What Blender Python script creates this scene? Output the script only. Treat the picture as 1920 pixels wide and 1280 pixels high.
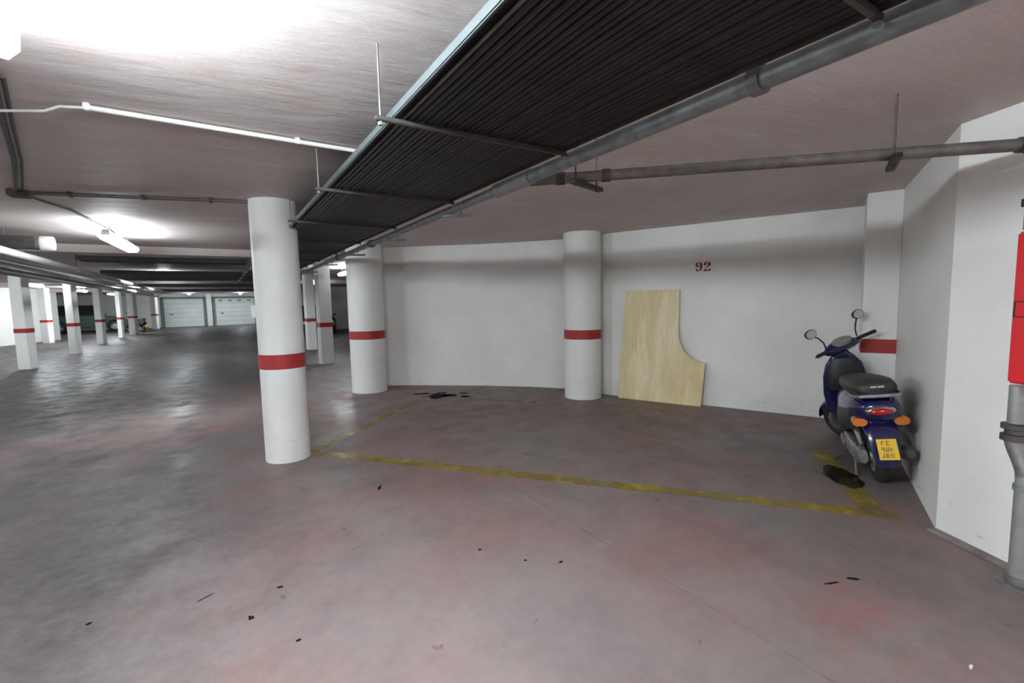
import bpy, bmesh, math, random
from mathutils import Vector, Matrix

# ------------------------------------------------------------------ reset
for o in list(bpy.data.objects):
    bpy.data.objects.remove(o, do_unlink=True)
scene = bpy.context.scene
COL = scene.collection
rnd = random.Random(7)

# ------------------------------------------------------------------ camera
CAM_H = 1.52
F_PX, HOR, ROLL, YAW = 868.0, 78.0, 1.2, 32.4
cam_data = bpy.data.cameras.new('camera')
cam_data.sensor_width = 36.0
cam_data.lens = F_PX / 1920.0 * 36.0
cam_data.clip_start = 0.02
cam_data.clip_end = 200
cam = bpy.data.objects.new('camera', cam_data)
COL.objects.link(cam)
p, r, y = math.atan(HOR / F_PX), math.radians(-ROLL), math.radians(YAW)
ri0, up0, fw0 = Vector((1, 0, 0)), Vector((0, math.sin(p), math.cos(p))), Vector((0, math.cos(p), -math.sin(p)))
ri1 = math.cos(r) * ri0 + math.sin(r) * up0
up1 = -math.sin(r) * ri0 + math.cos(r) * up0
RZ = Matrix.Rotation(-y, 3, 'Z')
ri1, up1, fw1 = RZ @ ri1, RZ @ up1, RZ @ fw0
m3 = Matrix((ri1, up1, -fw1)).transposed()
cam.matrix_world = Matrix.Translation((0, 0, CAM_H)) @ m3.to_4x4()
scene.camera = cam

# ------------------------------------------------------------------ world, exposure
world = bpy.data.worlds.new('world')
scene.world = world
world.use_nodes = True
world.node_tree.nodes['Background'].inputs[0].default_value = (0.5, 0.52, 0.55, 1)
world.node_tree.nodes['Background'].inputs[1].default_value = 0.02
vs = scene.view_settings
vs.view_transform = 'Standard'
vs.look = 'None'
vs.gamma = 1.0
vs.use_curve_mapping = False
vs.exposure = 0.63
LAMP = 56.0                                   # radiance of a fluorescent diffuser
LAMP_COL = (0.87, 0.96, 1.0, 1)

# ------------------------------------------------------------------ node helpers
MATS = {}


def new_mat(name):
    m = bpy.data.materials.new(name)
    m.use_nodes = True
    MATS[name] = m
    return m, m.node_tree.nodes, m.node_tree.links, m.node_tree.nodes['Principled BSDF']


def simple(name, col, rough=0.5, metal=0.0, var=0.12, scale=8.0, bump=0.0, bscale=60.0, coat=0.0, stretch=None):
    """principled with a noise-driven colour variation and optional bump"""
    m, n, l, b = new_mat(name)
    b.inputs['Roughness'].default_value = rough
    b.inputs['Metallic'].default_value = metal
    b.inputs['Coat Weight'].default_value = coat
    tc = n.new('ShaderNodeTexCoord')
    mp = n.new('ShaderNodeMapping')
    l.new(tc.outputs['Object'], mp.inputs[0])
    if stretch:
        mp.inputs['Scale'].default_value = stretch
    nz = n.new('ShaderNodeTexNoise')
    nz.inputs['Scale'].default_value = scale
    nz.inputs['Detail'].default_value = 5
    l.new(mp.outputs[0], nz.inputs['Vector'])
    rp = n.new('ShaderNodeValToRGB')
    rp.color_ramp.elements[0].position = 0.3
    rp.color_ramp.elements[1].position = 0.72
    rp.color_ramp.elements[0].color = tuple(max(0, c * (1 - var)) for c in col[:3]) + (1,)
    rp.color_ramp.elements[1].color = tuple(min(1, c * (1 + var)) for c in col[:3]) + (1,)
    l.new(nz.outputs[0], rp.inputs[0])
    l.new(rp.outputs[0], b.inputs['Base Color'])
    if bump > 0:
        nb = n.new('ShaderNodeTexNoise')
        nb.inputs['Scale'].default_value = bscale
        nb.inputs['Detail'].default_value = 4
        l.new(mp.outputs[0], nb.inputs['Vector'])
        bp = n.new('ShaderNodeBump')
        bp.inputs['Strength'].default_value = bump
        bp.inputs['Distance'].default_value = 0.01
        l.new(nb.outputs[0], bp.inputs['Height'])
        l.new(bp.outputs[0], b.inputs['Normal'])
    return m


def mixc(n, l, fac, a, b, mode='MIX'):
    x = n.new('ShaderNodeMix')
    x.data_type = 'RGBA'
    x.blend_type = mode
    for sock, v in ((x.inputs[0], fac), (x.inputs[6], a), (x.inputs[7], b)):
        if hasattr(v, 'is_linked') or isinstance(v, bpy.types.NodeSocket):
            l.new(v, sock)
        else:
            sock.default_value = v
    return x.outputs[2]


def noise(n, l, vec, scale, detail=5, rough=0.55, lo=0.35, hi=0.7, dist=0.0, invert=False):
    t = n.new('ShaderNodeTexNoise')
    t.inputs['Scale'].default_value = scale
    t.inputs['Detail'].default_value = detail
    t.inputs['Roughness'].default_value = rough
    t.inputs['Distortion'].default_value = dist
    l.new(vec, t.inputs['Vector'])
    mr = n.new('ShaderNodeMapRange')
    mr.interpolation_type = 'SMOOTHSTEP'
    mr.inputs['From Min'].default_value = lo
    mr.inputs['From Max'].default_value = hi
    if invert:
        mr.inputs['To Min'].default_value = 1
        mr.inputs['To Max'].default_value = 0
    l.new(t.outputs[0], mr.inputs['Value'])
    return mr.outputs[0]


def mathn(n, l, op, a, b=None):
    x = n.new('ShaderNodeMath')
    x.operation = op
    for i, v in enumerate((a, b)):
        if v is None:
            continue
        if isinstance(v, bpy.types.NodeSocket):
            l.new(v, x.inputs[i])
        else:
            x.inputs[i].default_value = v
    return x.outputs[0]


def mapping(n, l, loc=(0, 0, 0), rot=(0, 0, 0), scale=(1, 1, 1)):
    g = n.new('ShaderNodeNewGeometry')
    mp = n.new('ShaderNodeMapping')
    l.new(g.outputs['Position'], mp.inputs[0])
    mp.inputs['Location'].default_value = loc
    mp.inputs['Rotation'].default_value = rot
    mp.inputs['Scale'].default_value = scale
    return mp.outputs[0]


# --- floor: worn pink-grey painted concrete
def floor_material():
    m, n, l, b = new_mat('floor_paint')
    v = mapping(n, l)
    pink = noise(n, l, v, 0.9, 6, 0.6, 0.38, 0.66)
    grime = noise(n, l, mapping(n, l, (5, 2, 0), (0, 0, 0.25), (0.9, 0.28, 1)), 1.1, 7, 0.62, 0.42, 0.72)
    red = noise(n, l, mapping(n, l, (3.3, 8.1, 0), (0, 0, -0.9), (0.55, 1.25, 1)), 0.85, 7, 0.66, 0.57, 0.75)
    fine = noise(n, l, v, 14, 6, 0.7, 0.3, 0.72)
    mott = noise(n, l, mapping(n, l, (1, 7, 0)), 3.2, 6, 0.65, 0.4, 0.68)
    spot = noise(n, l, mapping(n, l, (2, 3, 0)), 9.0, 2, 0.5, 0.70, 0.76)
    c = mixc(n, l, pink, (0.225, 0.182, 0.178, 1), (0.225, 0.132, 0.123, 1))
    c = mixc(n, l, mathn(n, l, 'MULTIPLY', mott, 0.38), c, (0.150, 0.125, 0.122, 1))
    # driving lane darkened by tyres: dirt that lies along the lane x = -3 .. 0.2
    g = n.new('ShaderNodeNewGeometry')
    sx = n.new('ShaderNodeSeparateXYZ')
    l.new(g.outputs['Position'], sx.inputs[0])
    lane = n.new('ShaderNodeMapRange')
    lane.interpolation_type = 'SMOOTHSTEP'
    lane.inputs['From Min'].default_value = 0.9
    lane.inputs['From Max'].default_value = -0.6
    l.new(sx.outputs[0], lane.inputs['Value'])
    lanef = mathn(n, l, 'MULTIPLY', lane.outputs[0], 0.45)
    gr = mathn(n, l, 'MULTIPLY', grime, mathn(n, l, 'ADD', lanef, 0.40))
    c = mixc(n, l, gr, c, (0.101, 0.095, 0.095, 1))
    blot = noise(n, l, mapping(n, l, (7, 1, 0), (0, 0, 0.5), (0.8, 0.45, 1)), 1.5, 6, 0.6, 0.36, 0.64)
    c = mixc(n, l, mathn(n, l, 'MULTIPLY', lane.outputs[0], mathn(n, l, 'ADD', mathn(n, l, 'MULTIPLY', blot, 0.50), 0.42)), c, (0.052, 0.047, 0.049, 1))
    def zone(x, y_, rx, ry, rz):
        vm = n.new('ShaderNodeVectorMath')
        vm.operation = 'LENGTH'
        g_ = n.new('ShaderNodeNewGeometry')
        m1 = n.new('ShaderNodeMapping')
        m1.vector_type = 'TEXTURE'
        m1.inputs['Location'].default_value = (x, y_, 0)
        m1.inputs['Rotation'].default_value = (0, 0, rz)
        m1.inputs['Scale'].default_value = (rx, ry, 1)
        l.new(g_.outputs['Position'], m1.inputs[0])
        l.new(m1.outputs[0], vm.inputs[0])
        mr_ = n.new('ShaderNodeMapRange')
        mr_.interpolation_type = 'SMOOTHSTEP'
        mr_.inputs['From Min'].default_value = 1.0
        mr_.inputs['From Max'].default_value = 0.0
        l.new(vm.outputs['Value'], mr_.inputs['Value'])
        return mr_.outputs[0]
    scr = noise(n, l, mapping(n, l, (9, 4, 0), (0, 0, -0.6), (0.6, 1.6, 1)), 2.6, 8, 0.74, 0.46, 0.62)
    zs = None
    for zz in ((0.0, 6.6, 1.7, 0.7, 0.15), (1.3, 7.6, 1.0, 0.8, 0.3), (0.95, 3.60, 0.75, 0.40, -0.5), (2.5, 0.75, 0.6, 0.6, 0), (2.0, 5.0, 0.8, 0.5, 0), (-2.0, 7.0, 1.8, 0.5, 0.1), (2.5, 1.7, 0.5, 0.4, 0)):
        q_ = zone(*zz)
        zs = q_ if zs is None else mathn(n, l, 'MAXIMUM', zs, q_)
    red = mathn(n, l, 'MAXIMUM', mathn(n, l, 'MULTIPLY', red, 0.45), mathn(n, l, 'MULTIPLY', zs, mathn(n, l, 'ADD', mathn(n, l, 'MULTIPLY', scr, 1.0), 0.06)))
    # oily dirt carried about inside the bay, and the far lane
    dk = None
    for zz in ((3.1, 6.0, 1.2, 0.7, -0.8), (4.3, 4.3, 1.6, 0.9, -1.1), (2.4, 6.0, 0.9, 0.5, -0.5), (1.0, 3.85, 0.35, 0.22, 0), (4.3, 2.0, 1.3, 0.8, 0.6), (-0.9, 4.2, 1.7, 1.5, 0.2)):
        q_ = zone(*zz)
        dk = q_ if dk is None else mathn(n, l, 'MAXIMUM', dk, q_)
    c = mixc(n, l, mathn(n, l, 'MULTIPLY', dk, mathn(n, l, 'ADD', mathn(n, l, 'MULTIPLY', scr, 0.40), 0.34)), c, (0.112, 0.096, 0.092, 1))
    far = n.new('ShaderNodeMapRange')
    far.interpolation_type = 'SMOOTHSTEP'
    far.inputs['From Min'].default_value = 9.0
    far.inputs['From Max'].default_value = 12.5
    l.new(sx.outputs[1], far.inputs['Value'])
    # lamp glow reflected in the floor, painted in as lighter pink
    refl = mathn(n, l, 'MAXIMUM', zone(-0.2, 7.7, 2.6, 1.5, 0.25), zone(1.3, 8.2, 1.3, 1.2, 0))
    c = mixc(n, l, mathn(n, l, 'MULTIPLY', refl, mathn(n, l, 'SUBTRACT', 0.85, mathn(n, l, 'MULTIPLY', blot, 0.5))), c, (0.27, 0.20, 0.192, 1))
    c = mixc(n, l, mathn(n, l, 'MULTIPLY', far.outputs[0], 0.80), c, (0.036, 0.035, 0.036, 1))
    c = mixc(n, l, mathn(n, l, 'MULTIPLY', red, 0.62), c, (0.273, 0.099, 0.084, 1))
    c = mixc(n, l, mathn(n, l, 'MULTIPLY', fine, 0.20), c, (0.275, 0.235, 0.230, 1))
    c = mixc(n, l, mathn(n, l, 'MULTIPLY', spot, 0.65), c, (0.07, 0.06, 0.058, 1))
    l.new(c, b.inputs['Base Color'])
    rg = n.new('ShaderNodeMapRange')
    rg.inputs['To Min'].default_value = 0.45
    rg.inputs['To Max'].default_value = 0.65
    l.new(mott, rg.inputs['Value'])
    pol = None
    for zz in ((-0.6, 5.5, 1.0, 0.8, 0), (1.35, 6.9, 0.5, 0.9, 0), (-0.1, 8.3, 1.6, 1.3, 0.2), (-1.0, 14.5, 3.0, 5.0, 0)):
        q_ = zone(*zz)
        pol = q_ if pol is None else mathn(n, l, 'MAXIMUM', pol, q_)
    pol = mathn(n, l, 'MULTIPLY', pol, mathn(n, l, 'SUBTRACT', 1.15, scr))
    ro = mathn(n, l, 'SUBTRACT', rg.outputs[0], mathn(n, l, 'MULTIPLY', pol, 0.22))
    l.new(mathn(n, l, 'MAXIMUM', ro, 0.30), b.inputs['Roughness'])
    b.inputs['Specular IOR Level'].default_value = 0.20
    bp = n.new('ShaderNodeBump')
    bp.inputs['Strength'].default_value = 0.10
    bp.inputs['Distance'].default_value = 0.02
    l.new(noise(n, l, v, 5, 5, 0.6, 0.2, 0.8), bp.inputs['Height'])
    l.new(bp.outputs[0], b.inputs['Normal'])
    return m


def ceiling_material():
    m, n, l, b = new_mat('ceiling_plaster')
    v = mapping(n, l)
    a = noise(n, l, v, 0.8, 6, 0.6, 0.35, 0.7)
    t = noise(n, l, mapping(n, l, (0, 0, 0), (0, 0, 0.5), (0.5, 2.2, 1)), 1.6, 6, 0.65, 0.5, 0.72)
    c = mixc(n, l, a, (0.60, 0.51, 0.485, 1), (0.66, 0.60, 0.585, 1))
    c = mixc(n, l, mathn(n, l, 'MULTIPLY', t, 0.55), c, (0.72, 0.69, 0.69, 1))
    c = mixc(n, l, mathn(n, l, 'MULTIPLY', noise(n, l, mapping(n, l, (4, 9, 0), (0, 0, -0.4), (1.8, 0.8, 1)), 2.6, 6, 0.68, 0.52, 0.74), 0.30), c, (0.47, 0.40, 0.385, 1))
    l.new(c, b.inputs['Base Color'])
    b.inputs['Roughness'].default_value = 0.62
    bp = n.new('ShaderNodeBump')
    bp.inputs['Strength'].default_value = 0.28
    bp.inputs['Distance'].default_value = 0.02
    l.new(noise(n, l, mapping(n, l, (0, 0, 0), (0, 0, 0.5), (0.5, 2.0, 1)), 4, 6, 0.6, 0.2, 0.8), bp.inputs['Height'])
    l.new(bp.outputs[0], b.inputs['Normal'])
    return m


def wall_material(name='wall_paint', base=(0.84, 0.825, 0.80), scuff=True):
    m, n, l, b = new_mat(name)
    v = mapping(n, l)
    a = noise(n, l, v, 1.3, 6, 0.6, 0.3, 0.75)
    c = mixc(n, l, a, tuple(x * 0.94 for x in base) + (1,), tuple(min(1, x * 1.05) for x in base) + (1,))
    if scuff:
        g = n.new('ShaderNodeNewGeometry')
        s = n.new('ShaderNodeSeparateXYZ')
        l.new(g.outputs['Position'], s.inputs[0])
        low = n.new('ShaderNodeMapRange')
        low.inputs['From Min'].default_value = 0.6
        low.inputs['From Max'].default_value = 0.0
        l.new(s.outputs[2], low.inputs['Value'])
        marks = noise(n, l, mapping(n, l, (0, 0, 0), (0, 0, 0), (1, 1, 2.5)), 7, 5, 0.7, 0.60, 0.72)
        c = mixc(n, l, mathn(n, l, 'MULTIPLY', mathn(n, l, 'MULTIPLY', marks, low.outputs[0]), 0.6), c, (0.32, 0.29, 0.26, 1))
    l.new(c, b.inputs['Base Color'])
    b.inputs['Roughness'].default_value = 0.55
    bp = n.new('ShaderNodeBump')
    bp.inputs['Strength'].default_value = 0.12
    bp.inputs['Distance'].default_value = 0.01
    l.new(noise(n, l, v, 22, 5, 0.6, 0.2, 0.8), bp.inputs['Height'])
    l.new(bp.outputs[0], b.inputs['Normal'])
    return m


def worn_paint(name, col, lo, hi, scale=2.5):
    """floor paint: opaque where it survived, worn through elsewhere"""
    m, n, l, b = new_mat(name)
    v = mapping(n, l)
    tr = n.new('ShaderNodeBsdfTransparent')
    mx = n.new('ShaderNodeMixShader')
    out = n['Material Output'] if 'Material Output' in n else n.get('Material Output')
    w1 = noise(n, l, v, scale, 6, 0.7, lo, hi)
    w2 = noise(n, l, v, scale * 9, 4, 0.7, 0.15, 0.42)
    f = mathn(n, l, 'MULTIPLY', w1, w2)
    l.new(f, mx.inputs[0])
    l.new(tr.outputs[0], mx.inputs[1])
    l.new(b.outputs[0], mx.inputs[2])
    l.new(mx.outputs[0], out.inputs[0])
    c = mixc(n, l, noise(n, l, v, 4, 5, 0.6), tuple(x * 0.72 for x in col) + (1,), col + (1,))
    l.new(c, b.inputs['Base Color'])
    b.inputs['Roughness'].default_value = 0.4
    return m


def wood_material():
    m, n, l, b = new_mat('pale_wood')
    tc = n.new('ShaderNodeTexCoord')
    mp = n.new('ShaderNodeMapping')
    mp.inputs['Scale'].default_value = (1, 1, 0.22)
    l.new(tc.outputs['Object'], mp.inputs[0])
    big = noise(n, l, mp.outputs[0], 5.5, 6, 0.6, 0.3, 0.72, 0.6)
    mp2 = n.new('ShaderNodeMapping')
    mp2.inputs['Scale'].default_value = (1, 1, 0.06)
    l.new(tc.outputs['Object'], mp2.inputs[0])
    grain = noise(n, l, mp2.outputs[0], 70, 4, 0.6, 0.35, 0.7)
    c = mixc(n, l, big, (0.70, 0.55, 0.28, 1), (0.86, 0.75, 0.50, 1))
    c = mixc(n, l, mathn(n, l, 'MULTIPLY', grain, 0.28), c, (0.52, 0.37, 0.15, 1))
    l.new(c, b.inputs['Base Color'])
    b.inputs['Roughness'].default_value = 0.42
    return m


def emit_material(name, col, strength):
    m, n, l, b = new_mat(name)
    b.inputs['Base Color'].default_value = (0.9, 0.9, 0.9, 1)
    b.inputs['Emission Color'].default_value = col
    b.inputs['Emission Strength'].default_value = strength
    return m


floor_material()
ceiling_material()
wall_material()
wall_material('column_paint', (0.84, 0.83, 0.81))
wall_material('door_paint', (0.78, 0.82, 0.82), False)
worn_paint('yellow_paint', (0.42, 0.305, 0.045), 0.30, 0.72)
worn_paint('yellow_paint_faded', (0.45, 0.33, 0.05), 0.42, 0.66)
worn_paint('stain_dark', (0.012, 0.010, 0.010), 0.05, 0.25, 6)
for k_, v_ in (('Roughness', 0.85), ('Specular IOR Level', 0.1)):
    MATS['stain_dark'].node_tree.nodes['Principled BSDF'].inputs[k_].default_value = v_
wood_material()
emit_material('lamp_glow', LAMP_COL, LAMP)
emit_material('lamp_glow_twin', LAMP_COL, LAMP * 1.85)       # battens with two tubes
emit_material('lamp_glow_worn', LAMP_COL, LAMP * 0.65)       # ageing tube
simple('red_paint', (0.36, 0.022, 0.02), 0.5, 0, 0.15, 6)
simple('red_stencil', (0.25, 0.03, 0.03), 0.7, 0, 0.3, 30)
simple('red_enamel', (0.60, 0.012, 0.018), 0.38, 0, 0.06, 3)
simple('galvanised', (0.27, 0.29, 0.295), 0.5, 0.5, 0.3, 16)
simple('rail_metal', (0.085, 0.105, 0.11), 0.5, 0.25, 0.12, 12)
simple('dull_steel', (0.20, 0.19, 0.18), 0.55, 0.5, 0.25, 18)
simple('dark_steel', (0.085, 0.075, 0.07), 0.6, 0.4, 0.3, 20)
simple('pipe_grey', (0.30, 0.30, 0.295), 0.5, 0.35, 0.15, 14)
simple('black_pipe', (0.022, 0.020, 0.020), 0.45, 0, 0.35, 9)
simple('white_plastic', (0.78, 0.78, 0.76), 0.45, 0, 0.06, 10)
simple('grey_plastic', (0.34, 0.34, 0.34), 0.5, 0, 0.1, 10)
simple('lamp_body', (0.42, 0.43, 0.44), 0.5, 0, 0.08, 10)
simple('tray_dark', (0.045, 0.042, 0.042), 0.6, 0.2, 0.3, 12)
simple('mortar', (0.22, 0.19, 0.175), 0.8, 0, 0.3, 9)
simple('soot', (0.09, 0.08, 0.078), 0.7, 0, 0.3, 12)
simple('frame_grey', (0.20, 0.23, 0.24), 0.55, 0, 0.12, 8)
worn_paint('dark_gloss_film', (0.020, 0.014, 0.004), 0.05, 0.62, 3)
MATS['dark_gloss_film'].node_tree.nodes['Principled BSDF'].inputs['Roughness'].default_value = 0.18
simple('rubber', (0.018, 0.018, 0.018), 0.75, 0, 0.3, 40, 0.4, 90)
simple('blue_paint', (0.007, 0.008, 0.062), 0.25, 0, 0.10, 5, coat=0.6)
simple('black_paint', (0.02, 0.02, 0.022), 0.3, 0, 0.2, 5, coat=0.4)
simple('green_paint', (0.02, 0.085, 0.06), 0.3, 0, 0.1, 5, coat=0.4)
simple('seat_vinyl', (0.035, 0.033, 0.031), 0.5, 0, 0.2, 14, 0.2, 120)
simple('black_plastic', (0.022, 0.022, 0.023), 0.5, 0, 0.25, 14)
simple('alloy', (0.42, 0.42, 0.41), 0.4, 0.7, 0.25, 18, 0.2, 60)
simple('chrome', (0.70, 0.70, 0.70), 0.15, 1.0, 0.05, 10)
simple('mirror_glass', (0.75, 0.77, 0.76), 0.12, 0.8, 0.05, 4)
simple('red_lens', (0.45, 0.01, 0.012), 0.15, 0, 0.15, 30, coat=0.5)
simple('amber_lens', (0.58, 0.15, 0.012), 0.2, 0, 0.15, 30, coat=0.5)
simple('clear_lens', (0.6, 0.62, 0.62), 0.15, 0, 0.1, 30, coat=0.5)
simple('plate_yellow', (0.80, 0.50, 0.02), 0.45, 0, 0.06, 6)
simple('plate_ink', (0.22, 0.10, 0.02), 0.6, 0, 0.2, 30)
simple('window_tint', (0.015, 0.018, 0.02), 0.08, 0, 0.2, 4, coat=0.5)
simple('gauge_face', (0.30, 0.29, 0.27), 0.35, 0, 0.2, 25)


# ------------------------------------------------------------------ mesh builder
class MB:
    def __init__(self):
        self.v, self.f = [], []

    def add(self, vs_, fs_):
        k = len(self.v)
        self.v += [tuple(q) for q in vs_]
        self.f += [tuple(i + k for i in t) for t in fs_]
        return self

    def box(self, c, s, rz=0.0):
        hx, hy, hz = s[0] / 2, s[1] / 2, s[2] / 2
        vs_ = []
        for z in (-hz, hz):
            for (a, b) in ((-hx, -hy), (hx, -hy), (hx, hy), (-hx, hy)):
                vs_.append((c[0] + a * math.cos(rz) - b * math.sin(rz), c[1] + a * math.sin(rz) + b * math.cos(rz), c[2] + z))
        return self.add(vs_, [(3, 2, 1, 0), (4, 5, 6, 7), (0, 1, 5, 4), (1, 2, 6, 5), (2, 3, 7, 6), (3, 0, 4, 7)])

    def prism(self, poly, z0, z1):
        """polygon (counter-clockwise, xy) extruded in z"""
        n = len(poly)
        vs_ = [(a, b, z0) for a, b in poly] + [(a, b, z1) for a, b in poly]
        fs_ = [tuple(range(n - 1, -1, -1)), tuple(range(n, 2 * n))]
        fs_ += [(i, (i + 1) % n, n + (i + 1) % n, n + i) for i in range(n)]
        return self.add(vs_, fs_)

    def prism_y(self, poly, y0, y1):
        """polygon in (x, z) extruded along y"""
        n = len(poly)
        vs_ = [(a, y0, b) for a, b in poly] + [(a, y1, b) for a, b in poly]
        fs_ = [tuple(range(n)), tuple(range(2 * n - 1, n - 1, -1))]
        fs_ += [((i + 1) % n, i, n + i, n + (i + 1) % n) for i in range(n)]
        return self.add(vs_, fs_)

    def loft(self, rings, cap=True):
        n = len(rings[0])
        vs_ = [q for rg in rings for q in rg]
        fs_ = []
        for k in range(len(rings) - 1):
            for i in range(n):
                j = (i + 1) % n
                fs_.append((k * n + i, k * n + j, (k + 1) * n + j, (k + 1) * n + i))
        if cap:
            fs_.append(tuple(range(n - 1, -1, -1)))
            fs_.append(tuple((len(rings) - 1) * n + i for i in range(n)))
        return self.add(vs_, fs_)

    def tube(self, pts, r_, seg=12, cap=True):
        pts = [Vector(q) for q in pts]
        rs = r_ if isinstance(r_, (list, tuple)) else [r_] * len(pts)
        rings, nrm = [], None
        for i, q in enumerate(pts):
            a = pts[max(i - 1, 0)]
            b = pts[min(i + 1, len(pts) - 1)]
            t = (b - a).normalized()
            if nrm is None:
                ref = Vector((0, 0, 1)) if abs(t.z) < 0.9 else Vector((1, 0, 0))
                nrm = t.cross(ref).normalized()
            else:
                nrm = (nrm - t * nrm.dot(t)).normalized()
            bn = t.cross(nrm)
            rings.append([q + rs[i] * (math.cos(2 * math.pi * k / seg) * nrm + math.sin(2 * math.pi * k / seg) * bn) for k in range(seg)])
        return self.loft(rings, cap)

    def lathe(self, prof, seg=32, axis='z', c=(0, 0, 0), closed=False):
        """profile of (radius, height) turned about an axis through c"""
        rings = []
        for (rr, h) in prof:
            rg = []
            for k in range(seg):
                a = 2 * math.pi * k / seg
                if axis == 'z':
                    q = (rr * math.cos(a), rr * math.sin(a), h)
                elif axis == 'y':
                    q = (rr * math.cos(a), h, rr * math.sin(a))
                else:
                    q = (h, rr * math.cos(a), rr * math.sin(a))
                rg.append((c[0] + q[0], c[1] + q[1], c[2] + q[2]))
            rings.append(rg)
        if closed:
            rings.append(rings[0])
        return self.loft(rings, not closed)

    def bar(self, a, b, w, h):
        """rectangular bar from a to b: w across (horizontal), h in the other direction"""
        a, b = Vector(a), Vector(b)
        t = (b - a).normalized()
        ref = Vector((0, 0, 1)) if abs(t.z) < 0.95 else Vector((0, 1, 0))
        s = t.cross(ref).normalized()
        u = s.cross(t)
        rings = []
        for q in (a, b):
            rings.append([q - s * w / 2 - u * h / 2, q + s * w / 2 - u * h / 2, q + s * w / 2 + u * h / 2, q - s * w / 2 + u * h / 2])
        return self.loft(rings)

    def xf(self, M):
        self.v = [tuple(M @ Vector(q)) for q in self.v]
        return self

    def build(self, name, mat, parent=None, smooth=35, bevel=0.0, seg=2):
        me = bpy.data.meshes.new(name)
        me.from_pydata([tuple(q) for q in self.v], [], self.f)
        bm = bmesh.new()
        bm.from_mesh(me)
        bmesh.ops.remove_doubles(bm, verts=bm.verts, dist=1e-5)
        bmesh.ops.recalc_face_normals(bm, faces=bm.faces)
        if bevel > 0:
            ed = [e for e in bm.edges if len(e.link_faces) == 2 and e.calc_face_angle(0) > math.radians(30)]
            bmesh.ops.bevel(bm, geom=ed, offset=bevel, segments=seg, affect='EDGES', clamp_overlap=True)
        bm.to_mesh(me)
        bm.free()
        me.validate()
        if smooth:
            for pl in me.polygons:
                pl.use_smooth = True
            me.set_sharp_from_angle(angle=math.radians(smooth))
        me.materials.append(MATS[mat])
        o = bpy.data.objects.new(name, me)
        COL.objects.link(o)
        if parent is not None:
            o.parent = parent
        return o


def thing(name, label, cat, loc=(0, 0, 0), rz=0.0, group=None):
    o = bpy.data.objects.new(name, None)
    o.empty_display_size = 0.1
    COL.objects.link(o)
    o.location = loc
    o.rotation_euler = (0, 0, rz)
    o['label'] = label
    o['category'] = cat
    if group:
        o['group'] = group
    return o


def struct(o, label=None):
    o['kind'] = 'structure'
    if label:
        o['label'] = label
    return o


def offset_poly(pts, d):
    """offset an open polyline to its left by d (mitred)"""
    out = []
    for i, q in enumerate(pts):
        q = Vector(q)
        ns = []
        if i > 0:
            t = (q - Vector(pts[i - 1])).normalized()
            ns.append(Vector((-t.y, t.x)))
        if i < len(pts) - 1:
            t = (Vector(pts[i + 1]) - q).normalized()
            ns.append(Vector((-t.y, t.x)))
        nn = sum(ns, Vector((0, 0))).normalized()
        k = d / max(0.4, nn.dot(ns[0]))
        out.append(tuple(q + nn * k))
    return out


def wall_mesh(pts, thick, z0, z1):
    """wall whose visible face follows pts; thickness goes to the left of the path"""
    back = offset_poly(pts, thick)
    mb = MB()
    for i in range(len(pts) - 1):
        a, b, c, d = pts[i], pts[i + 1], back[i + 1], back[i]
        mb.prism([a, b, c, d], z0, z1)
    return mb


CEIL = 2.5

# ================================================================== SETTING
# --- floor: two cast slabs with a sawn joint between them, on a base
fl = struct(MB().box((0.5, 18.5, -0.14), (26, 56, 0.20)).build('floor', 'soot', smooth=0))
JX = 1.948
JY = 3.62                                     # the sawn joint ends just short of the painted line
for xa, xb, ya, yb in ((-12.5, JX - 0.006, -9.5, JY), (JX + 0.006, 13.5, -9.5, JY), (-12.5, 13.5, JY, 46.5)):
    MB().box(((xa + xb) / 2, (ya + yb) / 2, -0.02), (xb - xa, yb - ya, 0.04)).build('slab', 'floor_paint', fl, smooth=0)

# painted bay outline: strips 1.5 mm proud of the slab
BAY = dict(A=(0.745, 5.03), B=(3.775, 1.20), C=(2.90, 7.02), D=(5.25, 2.40))


def strip(a, b, w, name, mat):
    a, b = Vector(a), Vector(b)
    t = (b - a).normalized()
    s = Vector((-t.y, t.x)) * w / 2
    q = [a - s, b - s, b + s, a + s]
    return MB().prism([tuple(x) for x in q], 0.0002, 0.0016).build(name, mat, fl, smooth=0)


strip((0.70, 5.09), (3.83, 1.16), 0.14, 'painted_line', 'yellow_paint')
strip((0.74, 5.06), (2.84, 7.04), 0.11, 'painted_line', 'yellow_paint')
strip((3.72, 1.24), (4.98, 2.22), 0.14, 'painted_line', 'yellow_paint')
strip((3.25, 6.40), (5.05, 3.95), 0.12, 'painted_line', 'yellow_paint_faded')


def blob(cx, cy, rx, ry, rz, name, mat, z=0.0030, n=22, jag=0.25):
    poly = []
    for k in range(n):
        a = 2 * math.pi * k / n
        q = 1 + rnd.uniform(-jag, jag)
        px, py = rx * q * math.cos(a), ry * q * math.sin(a)
        poly.append((cx + px * math.cos(rz) - py * math.sin(rz), cy + px * math.sin(rz) + py * math.cos(rz)))
    return MB().prism(poly, 0.0004, z).build(name, mat, fl, smooth=0)


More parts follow.
